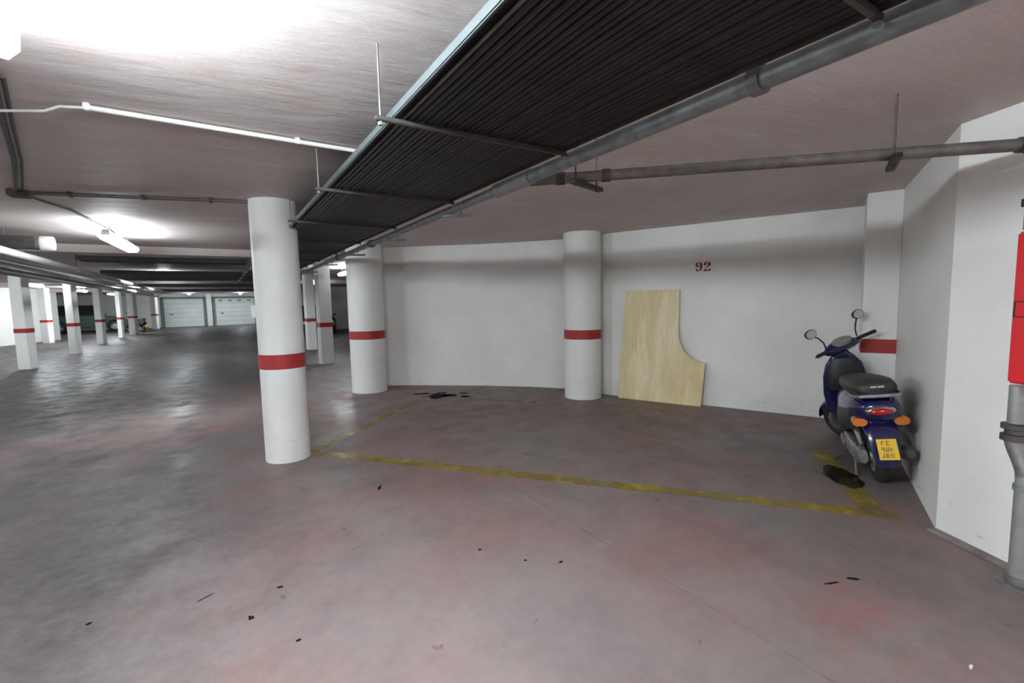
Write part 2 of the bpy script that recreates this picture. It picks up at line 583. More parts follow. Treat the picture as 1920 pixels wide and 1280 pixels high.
# --- ceiling with downstand beams
ce = struct(MB().box((0.5, 18.5, CEIL + 0.1), (26, 56, 0.2)).build('ceiling', 'ceiling_plaster', smooth=0))
for (x0, x1, y0, y1, zb) in ((-9, 2.6, 9.55, 9.95, 2.37), (-9, 9, 20.6, 21.0, 2.35), (-9, 9, 31.0, 31.4, 2.35),
                             (-4.45, -3.95, 15.5, 42.5, 2.38)):
    MB().box(((x0 + x1) / 2, (y0 + y1) / 2, (zb + CEIL) / 2 + 0.01), (x1 - x0, y1 - y0, CEIL - zb)).build('ceiling_beam', 'ceiling_plaster', ce, smooth=0, bevel=0.01)

# --- walls
PW = [(2.20, 8.66), (2.58, 8.34), (3.24, 7.81), (3.92, 7.24), (4.52, 6.62), (4.97, 6.02), (5.14, 5.20), (6.42, 2.08)]
wb = struct(wall_mesh(PW, 0.25, 0, CEIL).build('wall_back', 'wall_paint', smooth=0))
wd = Vector((0.379, -0.925)).normalized()
wn = Vector((0.925, 0.379))
PR = [(6.75, 2.30), (5.60, 1.785), (3.79, 0.958), (2.40, -1.75), (1.9, -4.0), (1.9, -9.0)]
wr = struct(wall_mesh(PR, 0.25, 0, CEIL).build('wall_right', 'wall_paint', smooth=0))
# pilaster in the corner with its own red band
pa, pb = Vector((5.53, 2.06)), Vector((5.635, 1.795))
pil = MB().prism([tuple(pa), tuple(pb), tuple(pb + wn * 0.60), tuple(pa + wn * 0.60)], 0, CEIL).build('pilaster', 'wall_paint', wb, smooth=0, bevel=0.008)
k_ = 0.004
MB().prism([tuple(pa - wn * k_ - wd * k_), tuple(pb - wn * k_), tuple(pb + wn * 0.05), tuple(pa + wn * 0.5 - wd * k_)], 0.91, 1.05).build('red_band', 'red_paint', pil, smooth=0)
# low mortar skirting at the foot of the right wall
sk = [(3.79, 0.958), (2.40, -1.75)]
sk2 = offset_poly(sk, -0.06)
MB().prism([sk[0], sk[1], sk2[1], sk2[0]][::-1], 0, 0.012).build('mortar_fillet', 'mortar', wr, smooth=0)
# remaining shell
wl = struct(wall_mesh([(-8.6, -9.0), (-8.6, 26.0), (-6.7, 31.8), (-10.5, 31.8), (-10.5, 43.3)], 0.2, 0, CEIL).build('wall_left', 'wall_paint', smooth=0))
wf = struct(wall_mesh([(-10.5, 43.3), (9.5, 43.3)], 0.2, 0, CEIL).build('wall_far', 'wall_paint', smooth=0))
we = struct(wall_mesh([(4.6, 28.9), (9.5, 28.9), (9.5, 8.0)], 0.2, 0, CEIL).build('wall_far_right', 'wall_paint', smooth=0))
wq = struct(wall_mesh([(1.9, -9.0), (-8.6, -9.0)], 0.2, 0, CEIL).build('wall_rear', 'wall_paint', smooth=0))

# --- stencilled 92 on the back wall (slightly raised paint)
DIG = {
    # strokes as polygons in a 10 x 14 cell (x right, z up), heavy stencil serif forms with bridges
    '9': [[(0.4, 10.4), (0.9, 12.4), (2.4, 13.7), (4.3, 14), (4.3, 12.4), (3.7, 12.0), (3.5, 10.2), (3.7, 8.2), (4.3, 7.8), (4.3, 6.2), (2.4, 6.5), (0.9, 7.9)],
          [(5.3, 14), (7.4, 13.5), (9.0, 11.7), (9.6, 8.6), (9.3, 5.0), (8.0, 2.0), (5.6, 0.2), (5.3, 1.8), (6.3, 3.6), (6.5, 6.4), (5.3, 6.2), (5.3, 7.8), (6.2, 8.6), (6.4, 10.6), (6.0, 12.0), (5.3, 12.4)],
          [(0.8, 2.6), (1.6, 4.0), (3.0, 4.0), (3.6, 2.8), (3.2, 1.8), (4.4, 1.6), (4.4, 0.0), (2.2, 0.3)]],
    '2': [[(0.5, 9.4), (0.9, 12.2), (2.6, 13.7), (4.4, 14), (4.4, 12.4), (3.8, 11.6), (3.9, 9.8), (3.0, 8.6), (1.4, 8.6)],
          [(5.4, 14), (7.9, 13.4), (9.4, 11.5), (9.2, 9.2), (7.4, 7.0), (5.0, 5.2), (3.4, 3.9), (2.4, 3.9), (4.0, 6.0), (5.6, 8.0), (6.1, 10.0), (5.9, 11.8), (5.4, 12.4)],
          [(0.4, 0), (0.6, 1.8), (2.2, 3.2), (4.2, 3.0), (4.4, 0)],
          [(5.4, 0), (5.4, 2.6), (7.2, 2.2), (8.4, 3.9), (9.5, 3.9), (9.2, 0.9), (8.2, 0)]],
}
W0 = Vector((5.14, 5.20))
WD = (Vector((6.42, 2.08)) - W0).normalized()
WN = Vector((WD.y, -WD.x))            # towards the room
if WN.dot(-W0) < 0:
    WN = -WN


def on_wall(s, z, off=0.0):
    q = W0 + WD * s + WN * off
    return Vector((q.x, q.y, z))


num = None
for ch, s0 in (('9', 1.215), ('2', 1.322)):
    mb = MB()
    for poly in DIG[ch]:
        pts = [on_wall(s0 + a / 10 * 0.10, 1.855 + b / 14 * 0.125, 0.0) for a, b in poly]
        nn = len(pts)
        o_ = Vector((WN.x, WN.y, 0)) * 0.003
        mb.add([q for q in pts] + [q + o_ for q in pts],
               [tuple(range(nn)), tuple(range(2 * nn - 1, nn - 1, -1))] + [((i + 1) % nn, i, nn + i, nn + (i + 1) % nn) for i in range(nn)])
    mb.build('stencil_digit', 'red_stencil', wb, smooth=0)['label'] = 'red stencilled digit ' + ch


# --- garage doors in the far wall
def garage_door(idx, x0, x1, vents, label):
    yf = 43.3
    d = struct(MB().box(((x0 + x1) / 2, yf - 0.05, 1.06), (x1 - x0, 0.06, 2.10)).build('door_%d' % idx, 'door_paint', smooth=0), label)
    for xx in (x0 - 0.09, x1 + 0.09):
        MB().box((xx, yf - 0.06, 1.10), (0.16, 0.12, 2.2)).build('door_frame', 'frame_grey', d, smooth=0, bevel=0.01)
    MB().box(((x0 + x1) / 2, yf - 0.06, 2.19), (x1 - x0 + 0.34, 0.12, 0.14)).build('door_frame', 'frame_grey', d, smooth=0, bevel=0.01)
    for k in range(1, 6):
        MB().box(((x0 + x1) / 2, yf - 0.085, 0.35 * k), (x1 - x0, 0.012, 0.012)).build('panel_seam', 'frame_grey', d, smooth=0)
    for k in range(vents):
        MB().box((x0 + 0.35 + k * (x1 - x0 - 0.7) / max(1, vents - 1), yf - 0.09, 1.95), (0.22, 0.03, 0.11)).build('vent', 'frame_grey', d, smooth=0, bevel=0.01)
    hd_ = MB().box((x0 + 0.42, yf - 0.10, 0.95), (0.2, 0.05, 0.07)).build('handle', 'dark_steel', d, smooth=0, bevel=0.01)
    return d


garage_door(1, -3.30, -0.85, 0, 'plain white garage door in the far wall, left of two')
garage_door(2, -0.05, 2.60, 4, 'white garage door with a row of four vents in the far wall')
MB().box((-0.45, 43.15, 1.25), (0.34, 0.3, 2.5)).build('pier', 'wall_paint', wf, smooth=0, bevel=0.01)


# ================================================================== COLUMNS
def round_column(x, y_, rad, label):
    t = thing('round_column', label, 'column', (x, y_, 0), group='round columns')
    MB().lathe([(rad, 0), (rad, CEIL)], 48).build('shaft', 'column_paint', t)
    MB().lathe([(rad + 0.001, 0.91), (rad + 0.004, 0.912), (rad + 0.004, 1.048), (rad + 0.001, 1.05), (rad - 0.01, 1.05), (rad - 0.01, 0.91)], 48, closed=True).build('red_band', 'red_paint', t)
    return t


def square_column(x, y_, w, rz, label, h=CEIL, group='square columns in the far lanes', band=(0.93, 1.06)):
    t = thing('square_column', label, 'column', (x, y_, 0), rz, group)
    MB().box((0, 0, h / 2), (w, w, h)).build('shaft', 'column_paint', t, smooth=0, bevel=0.012)
    MB().box((0, 0, (band[0] + band[1]) / 2), (w + 0.008, w + 0.008, band[1] - band[0])).build('red_band', 'red_paint', t, smooth=0, bevel=0.01)
    return t


c1 = round_column(0.515, 5.03, 0.205, 'round white column with red band standing free beside the yellow bay corner')
MB().box((-0.20, 0.06, 1.46), (0.07, 0.10, 0.12)).build('switch_box', 'white_plastic', c1, smooth=0, bevel=0.008)
round_column(2.165, 8.06, 0.295, 'thick round white column at the left end of the curved wall')
round_column(4.73, 5.42, 0.28, 'thick round white column beside the leaning wooden board')
square_column(2.28, 12.42, 0.30, 0.12, 'slim white column seen just left of the thick column, the nearer of two', group=None)
square_column(2.62, 16.70, 0.28, 0.12, 'slim white column touching the free round column in view, farther of two', group=None)
R23 = math.radians(-23)
LC = [(-4.20, 16.75, 0.27, 'nearest square column of the left row, with bright left face'),
      (-4.12, 21.20, 0.25, 'second square column of the left row counted from the left edge'),
      (-4.25, 26.30, 0.25, 'third square column of the left row, left of the green car'),
      (-4.20, 30.80, 0.19, 'shaded square column of the left row right beside the green car wheel'),
      (-4.05, 33.90, 0.33, 'brightly lit square column to the right of the green car'),
      (-3.70, 41.20, 0.33, 'farthest square column of the left row, beside the white garage doors'),
      (-6.55, 29.10, 0.30, 'square column set back against the bright wall at far left')]
for (x, y_, w, lb) in LC:
    square_column(x, y_, w, R23, lb)

# ================================================================== PIPE RACK
TZ = 2.22
T0, T1 = -1.6, 16.0
XL, XR = 0.655, 1.455
rack = thing('pipe_rack', 'hung rack of many parallel black pipes running along the ceiling', 'pipe rack', (0, 0, TZ))
MB().bar((XL - 0.02, T0, 0.035), (XL - 0.02, T1, 0.035), 0.016, 0.036).build('side_rail', 'rail_metal', rack, smooth=0, bevel=0.004)
MB().bar((XR + 0.012, T0, 0.02), (XR + 0.012, T1, 0.02), 0.006, 0.03).build('side_rail', 'dark_steel', rack, smooth=0)
NP = 30
pipe_me = None
for i in range(NP):
    x = XL + 0.045 + i * (XR - XL - 0.055) / (NP - 1)
    if pipe_me is None:
        po = MB().tube([(0, T0, 0), (0, T1, 0)], 0.0118, 8).build('black_pipe', 'black_pipe', rack)
        pipe_me = po.data
    else:
        po = bpy.data.objects.new('black_pipe', pipe_me)
        COL.objects.link(po)
        po.parent = rack
    po.location = (x, 0, 0.030 + rnd.uniform(-0.003, 0.003))
thin = MB().tube([(XL + 0.022, T0, 0.024), (XL + 0.022, T1, 0.024)], 0.005, 6).build('earth_wire', 'dull_steel', rack)
# backing sheet that closes the gaps between the pipes
MB().box(((XL + XR) / 2, (T0 + T1) / 2, 0.0475), (XR - XL - 0.01, T1 - T0, 0.004)).build('tray_sheet', 'black_plastic', rack, smooth=0)
cy = 0.55
while cy < 15.9:
    cb = MB().bar((XL - 0.095, cy, 0.005), (XR + 0.04, cy, 0.005), 0.022, 0.018).build('crossbar', 'dark_steel', rack, smooth=0, bevel=0.003)
    for xx in (XL - 0.075, XR + 0.03):
        MB().tube([(xx, cy, -0.012), (xx, cy, CEIL - TZ)], 0.0042, 6).build('hanger_rod', 'dull_steel', cb)
        MB().lathe([(0.010, -0.02), (0.010, -0.008)], 6, c=(xx, cy, 0)).build('nut', 'galvanised', cb)
    cy += 1.275

# ================================================================== WATER PIPES
bp_ = thing('water_main', 'thick grey galvanised pipe running beside the black pipe rack', 'pipe', (0, 0, TZ))
px = lambda yy: 1.545 + (yy - 0.4) * 0.012
MB().tube([(px(-1.6), -1.6, 0), (px(2.38), 2.38, 0)], 0.036, 18).build('pipe', 'galvanised', bp_)
MB().tube([(px(2.38), 2.38, 0), (px(15), 15.0, 0)], 0.030, 16).build('pipe', 'galvanised', bp_)
MB().tube([(px(2.22), 2.22, 0), (px(2.62), 2.62, 0)], 0.043, 18).build('tee_fitting', 'pipe_grey', bp_)
for yy in (3.35, 4.9, 6.6, 8.4, 10.4):
    MB().bar((px(yy) - 0.07, yy + 0.0, -0.045), (px(yy) + 0.15, yy - 0.10, -0.045), 0.040, 0.022).build('support_strut', 'galvanised', bp_, smooth=0, bevel=0.003)
    MB().tube([(px(yy) + 0.065, yy - 0.06, -0.05), (px(yy) + 0.065, yy - 0.06, CEIL - TZ)], 0.004, 6).build('hanger_rod', 'dull_steel', bp_)
for yy in (0.9, 5.6, 7.5):
    MB().tube([(px(yy), yy - 0.02, 0), (px(yy), yy + 0.02, 0)], 0.046, 16).build('pipe_clamp', 'dull_steel', bp_)

A = Vector((px(2.40) + 0.047, 2.315, TZ))
B = Vector((3.385, 0.625, TZ + 0.005))
fp = thing('fire_pipe', 'dark grey pipe crossing from the pipe rack to the red cabinet', 'pipe', (A.x, A.y, TZ))
L_ = lambda q: Vector(q) - Vector((A.x, A.y, TZ))
ld = (B - A).normalized()
MB().tube([L_(A), L_(B)], 0.0305, 18).build('pipe', 'dull_steel', fp)
for s in (0.16, 0.42):
    MB().tube([L_(A + ld * s), L_(A + ld * (s + 0.05))], 0.037, 16).build('coupling', 'dark_steel', fp)
# elbow and drop to the cabinet
el = [L_(B - ld * 0.02)] + [L_(B) + ld * (0.06 * math.sin(a)) + Vector((0, 0, -0.06 * (1 - math.cos(a)))) for a in (0.3, 0.7, 1.1, 1.4, 1.57)]
MB().tube(el + [el[-1] + Vector((0, 0, -0.03))], 0.037, 16).build('elbow', 'dark_steel', fp)
dz = el[-1].z
MB().tube([el[-1] + Vector((0, 0, -0.02)), Vector((el[-1].x, el[-1].y, 1.815 - TZ))], 0.028, 16).build('drop_pipe', 'pipe_grey', fp)
MB().lathe([(0.040, 1.93 - TZ), (0.040, 1.965 - TZ)], 12, c=(el[-1].x, el[-1].y, 0)).build('pipe_clamp', 'dark_steel', fp)
DROP = Vector((A.x + el[-1].x, A.y + el[-1].y))
# hangers: perforated strut on rods
for (pa_, pb_, rods) in (((1.712, 2.05), (2.02, 2.14), (0.15, 0.85)), ((2.80, 0.93), (3.10, 1.06), (0.42, 0.58))):
    a_, b_ = Vector(pa_ + (TZ - 0.046,)), Vector(pb_ + (TZ - 0.046,))
    MB().bar(L_(a_), L_(b_), 0.040, 0.024).build('support_strut', 'dark_steel', fp, smooth=0, bevel=0.003)
    for u in rods:
        q = a_.lerp(b_, u)
        off = 0.0
        MB().tube([L_(q + Vector((0, 0, -0.02))), L_(Vector((q.x, q.y, CEIL)))], 0.0045, 6).build('hanger_rod', 'dark_steel', fp)

# ================================================================== FIRE CABINET AND RISER
gd = (Vector((2.40, -1.75)) - Vector((3.79, 0.958))).normalized()      # along the wall, away from the corner
gn = Vector((gd.y, -gd.x))
if gn.dot(Vector((-1, 0))) < 0:
    gn = -gn
G0 = Vector((3.79, 0.958))
ang = math.atan2(gd.y, gd.x)


def wall_pt(s, off, z):
    q = G0 + gd * s + gn * off
    return Vector((q.x, q.y, z))


CS = 0.505
cabn = thing('fire_hose_cabinet', 'red metal fire hose cabinet on the white wall at the right edge', 'cabinet', wall_pt(CS, 0, 1.05), ang)
# local: x along the wall, -y/+y away from it
yo = 1 if (Vector((-math.sin(ang), math.cos(ang))).dot(gn) > 0) else -1
MB().box((0.31, yo * 0.115, 0.375), (0.62, 0.23, 0.75)).build('body', 'red_enamel', cabn, smooth=0, bevel=0.008)
dr = MB().box((0.31, yo * 0.236, 0.375), (0.60, 0.012, 0.73)).build('door', 'red_enamel', cabn, smooth=0, bevel=0.004)
fr = MB()
for (a, b, w, h) in ((0.075, 0.41, 0.115, 0.006), (0.075, 0.335, 0.115, 0.006), (0.02, 0.3725, 0.006, 0.08), (0.13, 0.3725, 0.006, 0.08)):
    fr.box((a, yo * 0.2435, b), (w, 0.004, h))
fr.build('latch_outline', 'black_plastic', dr, smooth=0)

ris = thing('riser_pipe', 'grey riser pipe with elbow below the red cabinet', 'pipe', (DROP.x, DROP.y, 0))
RB = Vector((3.395, 0.525))
o2 = RB - DROP
MB().tube([(0, 0, 1.03), (0, 0, 0.80)], 0.034, 16).build('upper_pipe', 'pipe_grey', ris)
MB().lathe([(0.036, 0.74), (0.055, 0.745), (0.055, 0.775), (0.040, 0.78), (0.040, 0.80), (0.055, 0.805), (0.055, 0.83), (0.036, 0.835)], 20).build('flange', 'dark_steel', ris)
cv = []
for k in range(9):
    u = k / 8
    sm = u * u * (3 - 2 * u)
    cv.append((o2.x * sm, o2.y * sm, 0.77 - u * 0.20))
MB().tube(cv, 0.042, 16).build('elbow', 'dull_steel', ris)
MB().tube([(o2.x, o2.y, 0.58), (o2.x, o2.y, 0.0)], 0.042, 18).build('lower_pipe', 'pipe_grey', ris)
MB().lathe([(0.048, 0.50), (0.048, 0.53)], 18, c=(o2.x, o2.y, 0)).build('collar', 'galvanised', ris)
MB().lathe([(0.085, 0.0), (0.085, 0.010), (0.05, 0.014), (0.048, 0.05)], 18, c=(o2.x, o2.y, 0)).build('foot_flange', 'dull_steel', ris)

# ================================================================== LAMPS AND CONDUITS
lamp_src = None


def lamp(x, y_, rz, label, z=2.390, length=1.5, glow='lamp_glow'):
    """fluorescent batten hung under the ceiling: z is the top of its housing"""
    t = thing('fluorescent_lamp', label, 'lamp', (x, y_, z), rz, 'fluorescent battens under the ceiling')
    h = length / 2
    MB().prism_y([(-0.036, -0.030), (0.036, -0.030), (0.030, 0.0), (-0.030, 0.0)], -h, h).build('housing', 'lamp_body', t, smooth=0, bevel=0.004)
    MB().prism_y([(-0.038, -0.020), (-0.072, -0.042), (-0.076, -0.072), (-0.050, -0.105), (0.050, -0.105), (0.076, -0.072), (0.072, -0.042), (0.038, -0.020)], -h + 0.008, h - 0.008).build('diffuser', glow, t, smooth=0)
    for s in (-1, 1):
        MB().prism_y([(-0.036, -0.024), (-0.042, -0.060), (0.042, -0.060), (0.036, -0.024)], s * h - 0.010, s * h + 0.006).build('end_cap', 'white_plastic', t, smooth=0)
        MB().tube([(0, s * (h - 0.25), -0.005), (0, s * (h - 0.25), CEIL - z)], 0.008, 8).build('hanger', 'dull_steel', t)
    return t


a14 = math.radians(14)
lamp(-0.355, 1.345, a14, 'fluorescent batten glaring at the top left corner, nearest to view', glow='lamp_glow_twin')
lamp(-0.955, 7.55, math.radians(-2), 'fluorescent batten left of the free round column, hung before the beam', glow='lamp_glow_worn')
lamp(-1.15, 16.1, 0, 'fluorescent batten half hidden behind the cable trays over the lane', z=2.48, length=1.2)
lamp(-5.05, 21.6, 0, 'fluorescent batten shining between the first two square columns at left', glow='lamp_glow_twin')
lamp(-3.35, 28.6, 0, 'small distant fluorescent batten above the green car')
lamp(3.0, 12.9, 0, 'fluorescent batten glaring just left of the thick round column')
for (x, y_, rz_, lb) in ((-1.2, 21.2, 0, 'fluorescent batten over the lane between the two farthest cable trays'),
                        (-5.05, 28.0, 0, 'fluorescent batten behind the third square column of the left row'),
                        (-5.05, 35.0, 0, 'small fluorescent batten over the front of the green car'),
                        (-5.60, 13.0, math.pi / 2, 'unseen fluorescent batten added crosswise before the nearest square column'),  # added out of view, turned broadside to light the nearest column
                        (-5.20, 4.0, 0, 'unseen fluorescent batten added over the left lane level with the viewer'),  # added out of view to help light the left lane
                        (-1.60, 40.6, 0, 'fluorescent batten in front of the plain garage door'),
                        (1.60, 40.6, 0, 'fluorescent batten in front of the garage door with vents'),
                        (3.60, 21.0, 0, 'fluorescent batten before the black car')):
    lamp(x, y_, rz_, lb, z=2.39 if x < -4 else 2.48, length=1.5 if x < -4 else 1.2, glow='lamp_glow_twin' if x < -4 else 'lamp_glow')
lamp(-0.2, -3.0, a14, 'unseen fluorescent batten added behind the viewer to brighten the right wall', glow='lamp_glow_twin')  # added out of view, lifts the right wall and foreground

# white conduit with clips, ending in a loose cable
cd = thing('white_conduit', 'thin white conduit crossing the ceiling towards the pipe rack', 'conduit', (-0.46, 3.03, CEIL - 0.02))
q0 = Vector((-0.46, 3.06, CEIL - 0.02))
MB().tube([(0, 0, 0), (1.62, 0.06, 0)], 0.0125, 10).build('tube', 'white_plastic', cd)
MB().tube([(0.02, 0, 0), (-0.10, 0.015, -0.01), (-0.16, 0.05, -0.03), (-0.30, 0.115, -0.034), (-0.42, 0.19, -0.03), (-0.62, 0.26, -0.03)], 0.0065, 8).build('cable', 'white_plastic', cd)
for s in (0.0, 0.93):
    MB().box((s, 0.06 * s / 1.62, 0.002), (0.028, 0.034, 0.034)).build('clip', 'white_plastic', cd, smooth=0, bevel=0.004)

c2 = thing('dark_conduit', 'dark conduit run from the lamp row to the free round column', 'conduit', (-1.28, 5.42, CEIL - 0.020))
MB().tube([(0, 0, 0), (1.60, -0.40, 0)], 0.013, 8).build('tube', 'dull_steel', c2)
MB().tube([(0.02, 0.05, 0), (1.58, -0.345, 0)], 0.007, 8).build('cable', 'dark_steel', c2)
for s in (0.3, 0.8, 1.3):
    MB().box((s, -0.25 * s + 0.02, 0.0), (0.03, 0.11, 0.028)).build('clip', 'dark_steel', c2, smooth=0, bevel=0.003)
MB().box((-0.02, 0.02, -0.012), (0.13, 0.13, 0.05)).build('junction_box', 'dark_steel', c2, smooth=0, bevel=0.006)
MB().tube([(-0.02, -0.05, 0), (0.24, -1.10, 0), (0.42, -1.95, 0), (0.57, -2.62, -0.01), (0.66, -3.05, -0.05)], 0.014, 8).build('lamp_feed', 'dark_steel', c2)
MB().tube([(0.02, -0.05, 0), (0.275, -1.10, 0), (0.455, -1.95, 0), (0.60, -2.62, 0)], 0.008, 8).build('lamp_feed', 'dark_steel', c2)
MB().tube([(0.0, 0.05, 0), (0.03, 0.30, 0), (0.15, 0.72, -0.004), (0.17, 1.2, 0), (0.22, 1.55, -0.01), (0.30, 1.75, -0.05), (0.32, 1.85, -0.078)], 0.010, 8).build('lamp_feed', 'dark_steel', c2)

# --- lane services at left: white long pipe, ducts, cross trays
wp = thing('white_pipe', 'long white pipe under the ceiling at the left edge', 'pipe', (-2.0, 3.0, 2.20))
MB().tube([(0, 0, 0), (0, 25.0, 0)], 0.045, 14).build('pipe', 'white_plastic', wp)
for yy in (4.0, 7.9, 11.5, 15, 19):
    MB().tube([(0, yy, 0.05), (0, yy, CEIL - 2.20)], 0.006, 6).build('hanger_rod', 'dull_steel', wp)
    MB().tube([(0, yy - 0.03, 0), (0, yy + 0.03, 0)], 0.053, 14).build('coupling', 'white_plastic', wp)
for (xx, zz, rr) in ((-2.9, 2.32, 0.05), (-3.3, 2.25, 0.07)):
    gp = thing('ceiling_pipe', 'grey pipe under the ceiling in the left lane, %s' % ('thinner' if rr < 0.06 else 'thicker'), 'pipe', (xx, 6.0, zz), group='pipes of the left lane')
    MB().tube([(0, 0, 0), (0, 34, 0)], rr, 12).build('pipe', 'pipe_grey', gp)
    for yy in (5, 11, 17, 23, 29):
        MB().tube([(0, yy, 0), (0, yy, CEIL - zz)], 0.006, 6).build('hanger_rod', 'dull_steel', gp)

dc = thing('ventilation_duct', 'dark rectangular duct with pale round outlet under the left ceiling', 'duct', (-4.1, 8.05, 2.34))
MB().box((0, 0, 0), (4.6, 0.30, 0.14)).build('duct', 'dark_steel', dc, smooth=0, bevel=0.01)
MB().lathe([(0.075, 2.30), (0.09, 2.32), (0.09, 2.42), (0.08, 2.44), (0.05, 2.44)], 20, axis='x').build('outlet', 'white_plastic', dc)
for xx in (-1.5, 0.5, 2.0):
    MB().tube([(xx, 0, 0.07), (xx, 0, CEIL - 2.34)], 0.006, 6).build('hanger_rod', 'dull_steel', dc)


def cross_tray(y0, z, depth, x0, x1, label):
    t = thing('cable_tray', label, 'cable tray', (x0, y0, z), group='cable trays crossing the lane')
    MB().box(((x1 - x0) / 2, depth / 2, 0), (x1 - x0, depth, 0.008)).build('tray_base', 'tray_dark', t, smooth=0)
    for yy in (0, depth):
        MB().box(((x1 - x0) / 2, yy, 0.03), (x1 - x0, 0.006, 0.07)).build('side_rail', 'dark_steel', t, smooth=0)
    pit = 0.06 if depth < 1 else 0.15
    for k in range(int(depth / pit)):
        MB().tube([(0, 0.04 + k * pit, 0.030), (x1 - x0, 0.04 + k * pit, 0.030)], 0.022, 6).build('cable', 'black_pipe', t)
    k = 0.6
    while k < x1 - x0:
        for yy in (0.0, depth):
            MB().tube([(k, yy, 0.0), (k, yy, CEIL - z)], 0.005, 6).build('hanger_rod', 'dull_steel', t)
        k += 2.0
    return t


cross_tray(10.35, 2.335, 0.50, -1.90, 0.55, 'narrow dark cable tray crossing the lane just behind the beam')
cross_tray(12.1, 2.21, 3.0, -1.88, 0.55, 'wide dark cable tray crossing the lane behind the narrow one')
cross_tray(17.0, 2.21, 2.8, -1.88, 2.2, 'dark cable tray crossing the lane far off, third from the beam')
cross_tray(22.6, 2.22, 3.0, -1.88, 2.4, 'farthest dark cable tray, crossing the lane before the garage doors')

# ================================================================== LEANING BOARD
S0, S1 = 0.150, 1.36          # along the wall
OFF = 0.135                    # how far the foot stands out
HT = 1.62
bq = on_wall(S0, 0, OFF)
board = thing('wooden_board', 'pale wooden desk top with curved notch leaning on the white wall', 'board', bq, math.atan2(WD.y, WD.x))
lean = math.asin((OFF - 0.038) / HT)
out = [(0.0, 0.0), (1.195, 0.0), (1.235, 0.60)]
cx, cz = 1.235, 1.02
for k in range(1, 15):
    a = math.pi / 2 * k / 14
    out.append((1.235 - 0.367 * math.sin(a), 0.60 + 0.44 * (1 - math.cos(a))))
out += [(0.868, HT), (0.09, HT)]
bm_ = MB().prism_y(out, 0.0, 0.036)
lw = Vector((math.cos(math.atan2(WD.y, WD.x)), math.sin(math.atan2(WD.y, WD.x))))
# local +y of the board object: which way is the wall?
ly = Vector((-lw.y, lw.x))
sgn = 1 if ly.dot(WN) < 0 else -1
if sgn < 0:
    bm_ = MB().prism_y(out, -0.036, 0.0)
bm_.xf(Matrix.Rotation(-sgn * lean, 4, 'X'))
bo = bm_.build('panel', 'pale_wood', board, smooth=20, bevel=0.0015, seg=1)
zmin = min(v_.co.z for v_ in bo.data.vertices)
for v_ in bo.data.vertices:
    v_.co.z -= zmin


# ================================================================== SCOOTER
def sect(x, zc, hw, hh, n=2.6, seg=20, yc=0.0, flat=0.0):
    rg = []
    for k in range(seg):
        a = 2 * math.pi * k / seg
        c, s = math.cos(a), math.sin(a)
        yy = hw * math.copysign(abs(c) ** (2 / n), c)
        zz = hh * math.copysign(abs(s) ** (2 / n), s)
        if s < 0:
            zz *= (1 - flat)
        rg.append((x, yc + yy, zc + zz))
    return rg


def sectz(z, xc, hx, hy, n=2.6, seg=24, bend=0.0):
    rg = []
    for k in range(seg):
        a = 2 * math.pi * k / seg
        c, s = math.cos(a), math.sin(a)
        yy = hy * math.copysign(abs(s) ** (2 / n), s)
        xx = xc + hx * math.copysign(abs(c) ** (2 / n), c) - bend * (yy / hy) ** 2
        rg.append((xx, yy, z))
    return rg


def wheel(root, c, M, rad=0.205, w=0.095, name='wheel'):
    tp = []
    rt = w / 2
    for k in range(12):
        a = 2 * math.pi * k / 12
        tp.append((rad - rt * 0.95 + rt * 0.95 * math.cos(a), rt * math.sin(a)))
    ty = MB().lathe(tp, 30, 'y', c, closed=True)
    if M is not None:
        ty.xf(M)
    ty = ty.build(name, 'rubber', root, smooth=50)
    rm = MB().lathe([(0.03, -0.035), (rad - w + 0.005, -0.030), (rad - w + 0.012, -0.04), (rad - w + 0.012, 0.04), (rad - w + 0.005, 0.030), (0.03, 0.035)], 24, 'y', c, closed=True)
    hb = MB().lathe([(0.038, -0.05), (0.038, 0.05)], 16, 'y', c)
    sp = MB()
    for k in range(5):
        a = 2 * math.pi * k / 5
        sp.bar((c[0], c[1] + 0.0, c[2]), (c[0] + (rad - w) * math.cos(a), c[1], c[2] + (rad - w) * math.sin(a)), 0.075, 0.03)
    for mb_, nm in ((rm, 'rim'), (hb, 'hub'), (sp, 'spokes')):
        if M is not None:
            mb_.xf(M)
        mb_.build(nm, 'alloy', ty)
    return ty


